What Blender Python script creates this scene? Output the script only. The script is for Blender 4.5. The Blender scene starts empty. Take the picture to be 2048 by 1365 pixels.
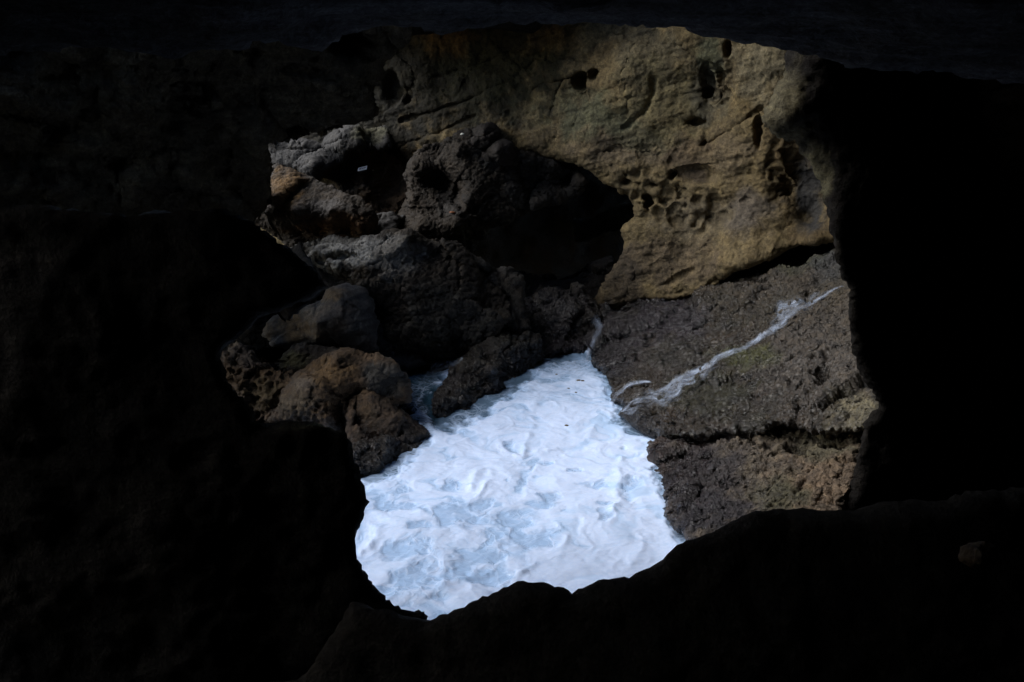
import bpy, math
import numpy as np
from mathutils import Vector

# ------------------------------------------------------------------ camera, sky, sun, exposure
C = bpy.context.scene.collection
SC = bpy.context.scene
R = math.radians
CAM_H, PITCH, FPX = 8.0, R(20.0), 2010.0
cam_d = bpy.data.cameras.new("camera"); cam = bpy.data.objects.new("camera", cam_d); C.objects.link(cam)
cam_d.sensor_width = 36.0; cam_d.lens = 36.0 * FPX / 2048.0
cam_d.clip_start = 0.05; cam_d.clip_end = 300
cam.location = (0, 0, CAM_H); cam.rotation_euler = (R(90) - PITCH, 0, 0)
SC.camera = cam

SUN_EL, SUN_AZ = R(43), R(177)          # azimuth of the sun seen from the cave: 180 = straight left (-X), >180 = left and behind us
sdir = Vector((math.cos(SUN_EL) * math.cos(SUN_AZ), math.cos(SUN_EL) * math.sin(SUN_AZ), math.sin(SUN_EL)))
world = bpy.data.worlds.new("World"); SC.world = world; world.use_nodes = True
wn = world.node_tree
bg = wn.nodes["Background"]; sky = wn.nodes.new("ShaderNodeTexSky"); sky.sky_type = 'NISHITA'
sky.sun_disc = False; sky.sun_elevation = SUN_EL; sky.sun_rotation = math.atan2(sdir.x, sdir.y)
wn.links.new(sky.outputs[0], bg.inputs[0]); bg.inputs[1].default_value = 0.15
sun_d = bpy.data.lights.new("sun", 'SUN'); sun = bpy.data.objects.new("sun", sun_d); C.objects.link(sun)
sun_d.energy = 4.2; sun_d.angle = R(60); sun_d.color = (1.0, 0.99, 0.98)
sun.rotation_euler = (-sdir).to_track_quat('-Z', 'Y').to_euler(); sun.location = sdir * 40
SC.view_settings.view_transform = 'Standard'; SC.view_settings.look = 'None'
SC.view_settings.exposure = 0.85; SC.view_settings.gamma = 1.0
SC.render.engine = 'CYCLES'
SC.cycles.use_denoising = True
SC.cycles.max_bounces = 6; SC.cycles.diffuse_bounces = 3; SC.cycles.glossy_bounces = 2
SC.cycles.transparent_max_bounces = 12
SC.cycles.sample_clamp_indirect = 3.0

# ------------------------------------------------------------------ numpy noise
def _h(ix, iy, iz, s):
    n = (ix.astype(np.uint32) * np.uint32(374761393)) ^ (iy.astype(np.uint32) * np.uint32(668265263)) ^ \
        (iz.astype(np.uint32) * np.uint32(2147483647 - 58)) ^ np.uint32((s * 974634777 + 12345) & 0xffffffff)
    n = (n ^ (n >> np.uint32(13))) * np.uint32(1274126177)
    n = (n ^ (n >> np.uint32(16))) * np.uint32(2246822519)
    return n ^ (n >> np.uint32(15))
def _u(n): return (n & np.uint32(0xffffff)).astype(np.float32) / 16777215.0
def perlin(p, s=0):
    f = np.floor(p); i = f.astype(np.int64); d = (p - f).astype(np.float32)
    w = d * d * d * (d * (d * 6 - 15) + 10)
    out = []
    for dz in (0, 1):
        for dy in (0, 1):
            for dx in (0, 1):
                h = _h(i[:, 0] + dx, i[:, 1] + dy, i[:, 2] + dz, s)
                a = _u(h) * 6.2831853; c = _u(_h(i[:, 0] + dx, i[:, 1] + dy, i[:, 2] + dz, s + 77)) * 2 - 1
                r = np.sqrt(np.maximum(0, 1 - c * c))
                out.append(r * np.cos(a) * (d[:, 0] - dx) + r * np.sin(a) * (d[:, 1] - dy) + c * (d[:, 2] - dz))
    x = [out[k] + (out[k + 1] - out[k]) * w[:, 0] for k in (0, 2, 4, 6)]
    y = [x[0] + (x[1] - x[0]) * w[:, 1], x[2] + (x[3] - x[2]) * w[:, 1]]
    return (y[0] + (y[1] - y[0]) * w[:, 2]) * 1.5
def fbm(p, scale, oct=4, s=0, gain=0.5, ridged=False):
    o = np.zeros(len(p), np.float32); a = 1.0; t = 0
    for k in range(oct):
        n = perlin(p * scale * (2.03 ** k) + 13.7 * k, s + k)
        o += a * ((1 - 2 * np.abs(n)) if ridged else n); t += a; a *= gain
    return o / t
def worley(p, scale, s=0):
    q = p * scale; f = np.floor(q); i = f.astype(np.int64); d = q - f
    f1 = np.full(len(p), 9.0, np.float32); f2 = f1.copy(); idv = np.zeros(len(p), np.float32); vec = np.zeros((len(p), 3))
    for dx in (-1, 0, 1):
        for dy in (-1, 0, 1):
            for dz in (-1, 0, 1):
                a, b, c = i[:, 0] + dx, i[:, 1] + dy, i[:, 2] + dz
                h1 = _h(a, b, c, s)
                v = np.stack([dx + _u(h1), dy + _u(_h(a, b, c, s + 1)), dz + _u(_h(a, b, c, s + 2))], 1) - d
                r = np.sqrt((v * v).sum(1)); m = r < f1
                f2 = np.where(m, f1, np.minimum(f2, r)); f1 = np.where(m, r, f1); idv = np.where(m, _u(h1), idv); vec = np.where(m[:, None], v, vec)
    return f1, f2, idv, vec
def sstep(a, b, x):
    t = np.clip((x - a) / (b - a), 0, 1); return t * t * (3 - 2 * t)

# ------------------------------------------------------------------ picture ray -> world
FW = np.array([0, math.cos(PITCH), -math.sin(PITCH)]); UP = np.array([0, math.sin(PITCH), math.cos(PITCH)])
O = np.array([0, 0, CAM_H])
def ray(px, py): return np.array([(px - 1024) / FPX, 0, 0]) - (py - 682.5) / FPX * UP + FW
def at_y(px, py, Y): d = ray(px, py); return O + d * (Y / d[1])
def at_z(px, py, z=0.0): d = ray(px, py); return O + d * ((z - CAM_H) / d[2])
def on_plane(px, py, p0, n): d = ray(px, py); return O + d * (np.dot(p0 - O, n) / np.dot(d, n))

# ------------------------------------------------------------------ objects
def tag(o, label=None, cat=None, group=None, kind=None):
    if label: o["label"] = label
    if cat: o["category"] = cat
    if group: o["group"] = group
    if kind: o["kind"] = kind
    return o
def link_mesh(name, v, f, mat, origin=None, parent=None, smooth=True, attrs=None):
    v = np.asarray(v, np.float64)
    if origin is None: origin = np.array([v[:, 0].mean(), v[:, 1].mean(), v[:, 2].min()])
    me = bpy.data.meshes.new(name)
    me.from_pydata((v - origin).tolist(), [], f if isinstance(f, list) else f.tolist()); me.update()
    if smooth: me.polygons.foreach_set("use_smooth", [True] * len(me.polygons))
    for k, (dat, typ) in (attrs or {}).items():
        a = me.attributes.new(k, typ, 'POINT')
        if typ == 'FLOAT': a.data.foreach_set("value", np.asarray(dat, np.float32).ravel())
        else: a.data.foreach_set("color", np.asarray(dat, np.float32).ravel())
    me.materials.append(mat)
    o = bpy.data.objects.new(name, me); C.objects.link(o)
    if parent is not None:
        o.parent = parent; o.location = Vector(origin) - parent.location
    else: o.location = origin
    return o
def grid_faces(nu, nv):
    i = np.arange(nu * nv).reshape(nv, nu)
    return np.stack([i[:-1, :-1].ravel(), i[:-1, 1:].ravel(), i[1:, 1:].ravel(), i[1:, :-1].ravel()], 1)
def grid_normals(P, nu, nv):
    G = P.reshape(nv, nu, 3); du = np.gradient(G, axis=1); dv = np.gradient(G, axis=0)
    n = np.cross(du, dv); l = np.linalg.norm(n, axis=2, keepdims=True); return (n / np.maximum(l, 1e-9)).reshape(-1, 3)
def seg_dist(p, a, b):
    e = b - a; t = np.clip(((p - a) @ e) / max(e @ e, 1e-12), 0, 1); q = a + t[:, None] * e
    return np.linalg.norm(p - q, axis=1), q
def poly_sdf(p, poly):
    best = np.full(len(p), 1e9); Q = np.zeros_like(p); ins = np.zeros(len(p), bool)
    for k in range(len(poly)):
        a, b = poly[k], poly[(k + 1) % len(poly)]
        d, q = seg_dist(p, a, b); m = d < best; best[m] = d[m]; Q[m] = q[m]
        c = (a[1] > p[:, 1]) != (b[1] > p[:, 1])
        if a[1] != b[1]: ins ^= c & (p[:, 0] < (b[0] - a[0]) * (p[:, 1] - a[1]) / (b[1] - a[1]) + a[0])
    return np.where(ins, best, -best), Q
def to_px(P):
    D = P - O; w = D @ FW
    return np.stack([1024 + FPX * D[:, 0] / w, 682.5 - FPX * (D @ UP) / w], 1)
def rbf(pts, vals, q):
    pts = np.asarray(pts, float); vals = np.asarray(vals, float)
    A = np.linalg.norm(pts[:, None] - pts[None], axis=2)
    n = len(pts); M = np.zeros((n + 3, n + 3)); M[:n, :n] = A; M[:n, n] = 1; M[:n, n + 1:] = pts
    M[n, :n] = 1; M[n + 1:, :n] = pts.T
    s = np.linalg.lstsq(M, np.concatenate([vals, [0, 0, 0]]), rcond=None)[0]
    return np.linalg.norm(q[:, None] - pts[None], axis=2) @ s[:n] + s[n] + q @ s[n + 1:]

def rock(name, label, cat, poly, anchor, n, mat, step=0.03, depth=1.5, k=3.0, rnd=0.15, ctrl=(), edge_slope=0.0,
         amp=(0.12, 0.05, 0.018), warp=0.06, seed=1, pits=(), cracks=(), tint=(), ridged=0.5, strata=0.0, strata_n=(0.15, -0.1, 1),
         honey=0.0, honey_px=None, honey_scale=4.0, group=None, kind=None, edge_ctrl=True, facets=0.0, facet_scale=1.3, fine=True, flare=-0.12, chip=0.0, cap=True, slope_from=0.0, tint_gain=0.55, rnd_fade=None):
    """a solid rock: its face is a relief on a tilted plane, its flanks run back `depth` metres, its back is closed"""
    n = np.array(n, float); n /= np.linalg.norm(n); p0 = np.array(anchor, float)
    u = np.cross([0, 0, 1.0], n); u /= np.linalg.norm(u); v = np.cross(n, u)
    W = np.array([on_plane(x, y, p0, n) for x, y in poly]); pl = np.stack([(W - p0) @ u, (W - p0) @ v], 1)
    m = depth / k + warp * 2 + step
    lo, hi = pl.min(0) - m, pl.max(0) + m
    nu, nv = int((hi[0] - lo[0]) / step) + 2, int((hi[1] - lo[1]) / step) + 2
    U, V = np.meshgrid(np.linspace(lo[0], hi[0], nu), np.linspace(lo[1], hi[1], nv)); p = np.stack([U.ravel(), V.ravel()], 1)
    p3 = p0 + p[:, :1] * u + p[:, 1:] * v
    wv = np.stack([fbm(p3, 1.6, 5, seed * 7 + 3, 0.62), fbm(p3, 1.6, 5, seed * 7 + 31, 0.62)], 1) * warp * 2
    d, q = poly_sdf(p + wv, pl); q = q - wv
    ins = d > 0; pp = np.where(ins[:, None], p, q)
    def uv(x, y): w = on_plane(x, y, p0, n) - p0; return [w @ u, w @ v]
    h = np.zeros(len(p))
    if len(ctrl):
        cp = [uv(x, y) for x, y, _ in ctrl]; cv = [c[2] for c in ctrl]
        if edge_ctrl: cp += pl.tolist(); cv += [0] * len(pl)
        h += rbf(cp, cv, pp)
    h += edge_slope * np.maximum(d - slope_from, 0)
    if rnd_fade: rnd = rnd + (rnd_fade[2] - rnd) * sstep(rnd_fade[0], rnd_fade[1], to_px(p3)[:, 1])
    r = np.clip(rnd - np.maximum(d, 0), 0, rnd); rback = rnd - np.sqrt(np.maximum(rnd * rnd - r * r, 0))
    scale_px = np.linalg.norm(p0 - O) / FPX
    for (x, y, rx, ry, dep) in pits:
        c = np.array(uv(x, y)); cx = np.array(uv(x + 1, y)) - c; cy = np.array(uv(x, y + 1)) - c
        A = np.linalg.inv(np.stack([cx, cy], 1)); e = (pp + wv * 0.5 - c) @ A.T
        rr = np.sqrt((e[:, 0] / rx) ** 2 + (e[:, 1] / ry) ** 2); h -= dep * (1 - sstep(0.55, 1.1, rr))
    for (pts, wid, dep) in cracks:
        L = np.array([uv(*t) for t in pts]); dd = np.full(len(p), 1e9)
        for a, b in zip(L[:-1], L[1:]): dd = np.minimum(dd, seg_dist(pp + wv * 0.6, a, b)[0])
        h -= dep * np.exp(-(dd / (wid * scale_px)) ** 2)
    if facets:
        f1, f2, idv, vec = worley(p3 + 0.15 * np.stack([fbm(p3, 2, 2, 5), fbm(p3, 2, 2, 6), fbm(p3, 2, 2, 8)], 1), facet_scale, seed)
        h += facets * (idv - 0.5) * sstep(0.0, 0.18, f2 - f1) - facets * 0.25 * (1 - sstep(0, 0.08, f2 - f1))
    if chip:
        for sc, am in ((0.8, 0.8), (2.0, 0.22)):
            f1, f2, idv, vec = worley(p3 + 0.10 / sc * np.stack([fbm(p3, 3 * sc, 2, 5), fbm(p3, 3 * sc, 2, 6), fbm(p3, 3 * sc, 2, 8)], 1), sc, seed + int(sc * 10))
            g = np.stack([np.cos(idv * 41.0), np.sin(idv * 41.0), np.cos(idv * 77.0)], 1)
            h += chip * am * np.clip((vec * g).sum(1), -0.7, 0.7)
    back = np.minimum(np.maximum(-d, 0) * k, depth)
    P = p0 + pp[:, :1] * u + pp[:, 1:] * v + h[:, None] * n
    rd = P - O; rd /= np.linalg.norm(rd, axis=1, keepdims=True)
    od = np.where(ins[:, None], 0.0, p - q); ol = np.linalg.norm(od, axis=1, keepdims=True); od = od / np.maximum(ol, 0.02)
    P = P + rback[:, None] * rd + back[:, None] * (rd + flare * (od[:, :1] * u + od[:, 1:] * v))
    N = grid_normals(P, nu, nv)
    N = np.where((np.linalg.norm(N, axis=1) < 0.5)[:, None], n, N)
    e = amp[0] * fbm(P, 0.9, 3, seed)
    e += amp[1] * ((1 - ridged) * fbm(P, 3.6, 3, seed + 20) + ridged * (fbm(P, 3.2, 3, seed + 40, ridged=True) - 0.4))
    if fine: e += amp[2] * fbm(P, 11.0, 3, seed + 60, ridged=True)
    if strata:
        sn = np.array(strata_n, float); sn /= np.linalg.norm(sn)
        t = (P @ sn) + 0.08 * fbm(P, 0.8, 3, seed + 9)
        z = np.stack([t * 5.5, P[:, 0] * 0.25, P[:, 1] * 0.25], 1)
        e += strata * (fbm(z, 1.0, 4, seed + 80, 0.6) - 0.6 * np.maximum(0, perlin(z * 2.3, seed + 81)))
    if honey:
        f1, f2, _, _ = worley(P + 0.06 * np.stack([fbm(P, 5, 2, 15), fbm(P, 5, 2, 16), fbm(P, 5, 2, 18)], 1), honey_scale, seed + 3)
        cell = sstep(0.02, 0.42, f2 - f1)
        msk = np.ones(len(P))
        if honey_px is not None:
            X = to_px(P); msk = np.zeros(len(P))
            for (x, y, rx, ry) in honey_px:
                msk = np.maximum(msk, 1 - sstep(0.7, 1.2, np.sqrt(((X[:, 0] - x) / rx) ** 2 + ((X[:, 1] - y) / ry) ** 2)))
        e -= honey * cell * msk * (0.6 + 0.5 * fbm(P, 2.5, 2, 3))
    P = P + N * e[:, None]
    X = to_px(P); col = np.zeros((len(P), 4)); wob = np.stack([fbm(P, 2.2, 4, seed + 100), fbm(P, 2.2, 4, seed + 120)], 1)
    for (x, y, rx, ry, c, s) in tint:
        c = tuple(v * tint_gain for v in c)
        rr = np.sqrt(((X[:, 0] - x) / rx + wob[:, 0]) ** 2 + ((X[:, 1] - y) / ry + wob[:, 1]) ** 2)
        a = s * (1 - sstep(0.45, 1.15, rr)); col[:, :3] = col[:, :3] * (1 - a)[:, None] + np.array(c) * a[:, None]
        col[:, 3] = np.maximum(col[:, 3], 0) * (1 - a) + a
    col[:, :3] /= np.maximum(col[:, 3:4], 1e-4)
    F = grid_faces(nu, nv)
    i = np.arange(nu * nv).reshape(nv, nu)
    per = np.concatenate([i[0, :], i[1:, -1], i[-1, -2::-1], i[-2:0:-1, 0]])
    c = len(P)
    if cap: P = np.vstack([P, P[per].mean(0)]); col = np.vstack([col, col[0]])
    qf = q[F]; jump = np.linalg.norm(qf - np.roll(qf, 1, axis=1), axis=2).max(1); out = (~ins[F]).all(1)
    F = F[~(out & (jump > 5 * step))]                           # a notch stays open: no skin from one flank to the other
    fl = F.tolist() if not cap else F.tolist() + [[int(per[(j + 1) % len(per)]), int(per[j]), c] for j in range(len(per))]
    tc = np.concatenate([col[:, :3], np.ones((len(col), 1))], 1)
    o = link_mesh(name, P, fl, mat, attrs={"tint": (tc, 'FLOAT_COLOR'), "tint_a": (col[:, 3], 'FLOAT')})
    return tag(o, label, cat, group, kind)

# ------------------------------------------------------------------ materials
class NT:
    def __init__(s, name):
        s.m = bpy.data.materials.new(name); s.m.use_nodes = True; s.t = s.m.node_tree; s.t.nodes.clear()
    def n(s, t, **kw):
        x = s.t.nodes.new(t)
        for k, v in kw.items(): setattr(x, k, v)
        return x
    def l(s, a, b): s.t.links.new(a, b)
    def val(s, v, sock):
        if isinstance(v, (int, float)): sock.default_value = v
        elif isinstance(v, tuple): sock.default_value = (*v, 1.0) if len(v) == 3 and sock.type == 'RGBA' else v
        else: s.l(v, sock)
    def math(s, op, a, b=0.0, c=None, clamp=False):
        x = s.n("ShaderNodeMath", operation=op); x.use_clamp = clamp
        s.val(a, x.inputs[0]); s.val(b, x.inputs[1])
        if c is not None: s.val(c, x.inputs[2])
        return x.outputs[0]
    def noise(s, vec, scale, detail=4, rough=0.55, dist=0.0):
        x = s.n("ShaderNodeTexNoise"); s.l(vec, x.inputs["Vector"]); x.inputs["Scale"].default_value = scale
        x.inputs["Detail"].default_value = detail; x.inputs["Roughness"].default_value = rough; x.inputs["Distortion"].default_value = dist
        return x.outputs["Fac"]
    def ramp(s, f, stops, mode='LINEAR'):
        x = s.n("ShaderNodeValToRGB"); s.l(f, x.inputs[0]); cr = x.color_ramp; cr.interpolation = mode
        while len(cr.elements) < len(stops): cr.elements.new(0.5)
        for e, (p, c) in zip(cr.elements, stops): e.position = p; e.color = (*c, 1) if len(c) == 3 else c
        return x.outputs[0]
    def rng(s, f, a, b, c=0.0, d=1.0):
        x = s.n("ShaderNodeMapRange"); s.val(f, x.inputs[0])
        for k, v in enumerate((a, b, c, d)): s.val(v, x.inputs[k + 1])
        return x.outputs[0]
    def mix(s, f, a, b, mode='MIX'):
        x = s.n("ShaderNodeMix", data_type='RGBA', blend_type=mode); s.val(f, x.inputs[0]); s.val(a, x.inputs[6]); s.val(b, x.inputs[7])
        return x.outputs[2]
    def scale(s, vec, sc):
        x = s.n("ShaderNodeMapping"); s.l(vec, x.inputs[0]); x.inputs["Scale"].default_value = sc; return x.outputs[0]

def rock_mat(name, c1, c2, c3, wet_z=0.6, wet_rough=0.28, rough=0.85, bump=1.0, wet_col=(0.30, 0.28, 0.36), grain=38.0, strata=0.0, spec=0.3, wet_fade=0.8):
    t = NT(name); g = t.n("ShaderNodeNewGeometry"); pos = g.outputs["Position"]
    a = t.noise(pos, 0.55, 5, 0.6, 0.6); b = t.noise(pos, 3.1, 6, 0.65); f = t.noise(pos, grain, 4, 0.7); f2 = t.noise(pos, grain * 0.33, 5, 0.7)
    base = t.ramp(a, [(0.32, c1), (0.5, c2), (0.68, c3)])
    at = t.n("ShaderNodeAttribute", attribute_name="tint"); aa = t.n("ShaderNodeAttribute", attribute_name="tint_a")
    base = t.mix(aa.outputs["Fac"], base, at.outputs["Color"])
    if strata:
        w = t.noise(t.scale(pos, (0.35, 0.35, 7.0)), 1.6, 6, 0.65, 0.4)
        base = t.mix(t.rng(w, 0.35, 0.65, 0, strata), base, (0.03, 0.028, 0.025), 'MIX')
    base = t.mix(1.0, base, t.ramp(b, [(0.25, (0.45, 0.45, 0.47)), (0.5, (0.85, 0.85, 0.85)), (0.75, (1.3, 1.27, 1.2))]), 'MULTIPLY')
    base = t.mix(0.8, base, t.ramp(f2, [(0.32, (0.35, 0.34, 0.33)), (0.52, (0.95, 0.95, 0.95)), (0.72, (1.6, 1.58, 1.52))]), 'MULTIPLY')
    base = t.mix(0.7, base, t.ramp(f, [(0.3, (0.55, 0.55, 0.55)), (0.7, (1.35, 1.35, 1.35))]), 'MULTIPLY')
    sx = t.n("ShaderNodeSeparateXYZ"); t.l(pos, sx.inputs[0])
    zz = t.math('ADD', sx.outputs[2], t.math('MULTIPLY', t.math('SUBTRACT', b, 0.5), 1.2))
    wet = t.rng(zz, wet_z, wet_z - wet_fade, 0, 1)
    base = t.mix(wet, base, t.mix(1.0, base, wet_col, 'MULTIPLY'))
    p = t.n("ShaderNodeBsdfPrincipled"); t.l(base, p.inputs["Base Color"])
    rg = t.math('ADD', t.math('MULTIPLY', wet, wet_rough - rough), rough); rg = t.math('SUBTRACT', rg, t.math('MULTIPLY', wet, t.rng(f2, 0.45, 0.65, 0, 0.14))); t.l(rg, p.inputs["Roughness"])
    p.inputs["Specular IOR Level"].default_value = spec
    if spec > 0.35:
        t.l(t.math('MULTIPLY', wet, t.rng(f2, 0.48, 0.62, 0.0, 0.8)), p.inputs["Coat Weight"]); p.inputs["Coat Roughness"].default_value = 0.12
    vo = t.n("ShaderNodeTexVoronoi", feature='F1'); t.l(pos, vo.inputs["Vector"]); vo.inputs["Scale"].default_value = 16
    bh = t.math('ADD', t.math('MULTIPLY', f2, 0.7), t.math('MULTIPLY', f, 0.4))
    bh = t.math('ADD', bh, t.math('MULTIPLY', vo.outputs["Distance"], 0.25))
    bp = t.n("ShaderNodeBump"); bp.inputs["Strength"].default_value = min(1.0, 0.85 * bump); bp.inputs["Distance"].default_value = 0.07 * bump
    t.l(bh, bp.inputs["Height"]); t.l(bp.outputs[0], p.inputs["Normal"]); t.l(bp.outputs[0], p.inputs["Coat Normal"])
    o = t.n("ShaderNodeOutputMaterial"); t.l(p.outputs[0], o.inputs[0]); return t.m

TAN, OLIVE, BROWN = (0.30, 0.235, 0.135), (0.20, 0.19, 0.10), (0.17, 0.115, 0.065)
GREY, SLATE, RUST, PURP = (0.20, 0.19, 0.185), (0.075, 0.08, 0.085), (0.22, 0.115, 0.035), (0.10, 0.085, 0.12)
DARK = (0.05, 0.046, 0.042)
M_wall = rock_mat("sandstone", (0.12, 0.083, 0.038), (0.185, 0.138, 0.066), (0.15, 0.112, 0.06), wet_z=0.9, bump=0.9)
M_ledge = rock_mat("wet_ledge_rock", (0.062, 0.05, 0.024), (0.088, 0.064, 0.036), (0.068, 0.051, 0.034), wet_z=2.6, wet_rough=0.2, wet_col=(0.46, 0.45, 0.5), grain=22, bump=2.4, spec=0.75, wet_fade=1.6)
M_shelf = rock_mat("shelf_rock", (0.12, 0.093, 0.06), (0.165, 0.13, 0.09), (0.14, 0.105, 0.075), wet_z=0.9, wet_rough=0.2, wet_col=(0.42, 0.38, 0.46), grain=20, bump=2.4, spec=0.5)
M_bould = rock_mat("boulder_rock", (0.019, 0.014, 0.009), (0.031, 0.023, 0.015), (0.038, 0.030, 0.022), wet_z=0.9, bump=1.2)
M_brown = rock_mat("brown_rock", (0.065, 0.04, 0.02), (0.095, 0.06, 0.033), (0.08, 0.062, 0.045), wet_z=0.8, bump=1.1)
M_slate = rock_mat("slate_rock", (0.042, 0.042, 0.042), (0.052, 0.052, 0.054), (0.07, 0.05, 0.034), wet_z=0.7, bump=0.6)
M_wet = rock_mat("wet_black_rock", (0.045, 0.038, 0.028), (0.055, 0.047, 0.036), (0.042, 0.034, 0.04), wet_z=1.2, wet_rough=0.3, wet_col=(0.45, 0.42, 0.46), grain=20, bump=2.2, spec=0.4)
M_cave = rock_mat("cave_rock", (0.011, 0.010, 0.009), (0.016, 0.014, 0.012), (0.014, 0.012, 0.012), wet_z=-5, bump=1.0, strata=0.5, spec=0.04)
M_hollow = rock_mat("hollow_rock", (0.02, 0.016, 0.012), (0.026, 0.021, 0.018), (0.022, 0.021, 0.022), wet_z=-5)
M_pale = rock_mat("pale_rock", (0.023, 0.021, 0.019), (0.032, 0.03, 0.028), (0.029, 0.028, 0.027), wet_z=-5, bump=0.8)

# ------------------------------------------------------------------ the setting: cliff and cave
WP, WN = at_y(1300, 300, 23), (-0.42, -0.9, 0.02)
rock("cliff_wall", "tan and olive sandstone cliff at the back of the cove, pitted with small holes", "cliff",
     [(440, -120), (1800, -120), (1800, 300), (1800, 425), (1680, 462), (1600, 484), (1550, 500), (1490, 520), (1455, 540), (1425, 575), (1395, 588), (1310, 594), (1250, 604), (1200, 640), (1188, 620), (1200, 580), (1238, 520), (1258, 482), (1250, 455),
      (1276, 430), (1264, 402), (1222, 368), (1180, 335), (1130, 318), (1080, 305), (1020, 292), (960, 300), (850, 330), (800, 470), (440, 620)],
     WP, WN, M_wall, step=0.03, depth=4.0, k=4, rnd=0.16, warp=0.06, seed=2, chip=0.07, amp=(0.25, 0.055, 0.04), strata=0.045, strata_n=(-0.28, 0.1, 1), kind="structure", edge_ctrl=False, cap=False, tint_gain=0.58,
     ctrl=[(540, 0, 0.2), (540, 300, 0.3), (800, 60, -0.5), (850, 200, -0.25), (760, 330, -0.4), (1000, 100, -0.45), (1075, 100, -0.35), (1110, 100, 0.1), (1130, 200, 0.15), (1050, 230, 0.0), (950, 280, -0.1), (1250, 60, 0.0), (1250, 150, 0.3),
           (1330, 230, 0.1), (1200, 270, 0.35), (1200, 320, 0.15), (1400, 180, -0.25), (1440, 130, 0.25), (1540, 120, 0.45), (1500, 200, 0.3), (1420, 250, -0.1), (1480, 300, 0.35), (1360, 330, 0.2), (1300, 380, 0.05),
           (1350, 450, 0.3), (1430, 430, 0.1), (1500, 430, 0.4), (1600, 330, 0.1), (1620, 440, -0.3), (1570, 460, 0.2), (1300, 520, 0.35), (1400, 540, 0.45), (1250, 590, 0.2), (1460, 505, 0.85), (1560, 480, 0.75), (1640, 462, 0.7), (1700, 200, 0.3)],
     pits=[(1165, 160, 17, 20, .45), (1195, 148, 12, 14, .3), (1461, 97, 10, 18, .5), (1256, 352, 10, 13, .35), (1311, 370, 11, 10, .35), (1345, 351, 8, 11, .4), (1392, 350, 46, 22, .22), (1296, 402, 7, 20, .35),
           (1521, 262, 9, 34, .4), (1571, 372, 10, 24, .3), (1362, 428, 30, 26, .16), (1425, 432, 26, 24, .14), (1412, 170, 18, 40, .3), (1440, 150, 14, 24, .2), (1390, 245, 26, 14, .25), (1330, 395, 22, 16, .12),
           (1450, 190, 22, 18, .15), (1408, 285, 10, 12, .2), (800, 190, 14, 26, .3), (770, 180, 22, 40, .35), (1500, 400, 14, 10, .1), (1590, 330, 16, 40, .2), (1480, 545, 22, 8, .2)],
     cracks=[([(745, 335), (800, 292), (880, 262), (940, 235)], 3, .14), ([(785, 246), (860, 225), (957, 190), (1008, 165), (1060, 125)], 3, .16), ([(1066, 176), (1135, 155), (1165, 150)], 3, .2),
             ([(850, 160), (940, 130), (1000, 108)], 2.5, .1), ([(1105, 220), (1120, 180), (1135, 155)], 2.5, .12), ([(1255, 255), (1290, 225), (1308, 190), (1310, 160)], 5, .12), ([(1200, 300), (1260, 295), (1310, 292)], 2, .1),
             ([(1420, 285), (1470, 255), (1525, 215)], 3, .12), ([(1340, 340), (1360, 375), (1385, 400)], 2, .05), ([(1360, 290), (1340, 335), (1320, 310)], 3, .05), ([(1220, 640), (1280, 592), (1390, 592), (1450, 540)], 3, .15), ([(1330, 565), (1400, 530)], 4, .12)],
     honey=0.24, honey_scale=2.7, honey_px=[(1370, 420, 85, 50), (1290, 375, 50, 40), (1430, 170, 40, 60), (1570, 340, 40, 70)],
     tint=[(800, 150, 330, 220, (0.026, 0.022, 0.010), .96), (1000, 130, 150, 120, (0.045, 0.043, 0.017), .92), (895, 80, 52, 40, (0.21, 0.125, 0.04), .8), (640, 260, 200, 160, (0.05, 0.045, 0.033), .9),  # first two tints: olive rock, darkened further to paint in shade at the left
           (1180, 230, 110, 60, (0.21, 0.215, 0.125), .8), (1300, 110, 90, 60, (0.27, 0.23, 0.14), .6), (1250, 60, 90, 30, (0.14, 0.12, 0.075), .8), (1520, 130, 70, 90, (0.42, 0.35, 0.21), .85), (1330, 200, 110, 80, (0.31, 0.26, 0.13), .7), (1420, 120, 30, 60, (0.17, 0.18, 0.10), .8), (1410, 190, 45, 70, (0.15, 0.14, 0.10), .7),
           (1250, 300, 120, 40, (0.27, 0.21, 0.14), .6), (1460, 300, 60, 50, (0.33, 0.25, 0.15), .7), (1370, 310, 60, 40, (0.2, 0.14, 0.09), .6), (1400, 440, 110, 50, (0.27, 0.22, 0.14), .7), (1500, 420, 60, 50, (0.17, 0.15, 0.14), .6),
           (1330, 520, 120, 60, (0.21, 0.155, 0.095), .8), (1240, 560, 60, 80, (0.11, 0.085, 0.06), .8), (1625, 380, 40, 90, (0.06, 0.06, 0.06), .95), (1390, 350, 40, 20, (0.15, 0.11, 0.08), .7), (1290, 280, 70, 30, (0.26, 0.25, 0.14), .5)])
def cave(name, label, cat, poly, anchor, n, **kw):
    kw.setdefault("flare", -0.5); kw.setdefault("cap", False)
    return rock(name, label, cat, poly, anchor, n, kw.pop("mat", M_cave), kind="structure", **kw)
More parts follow.
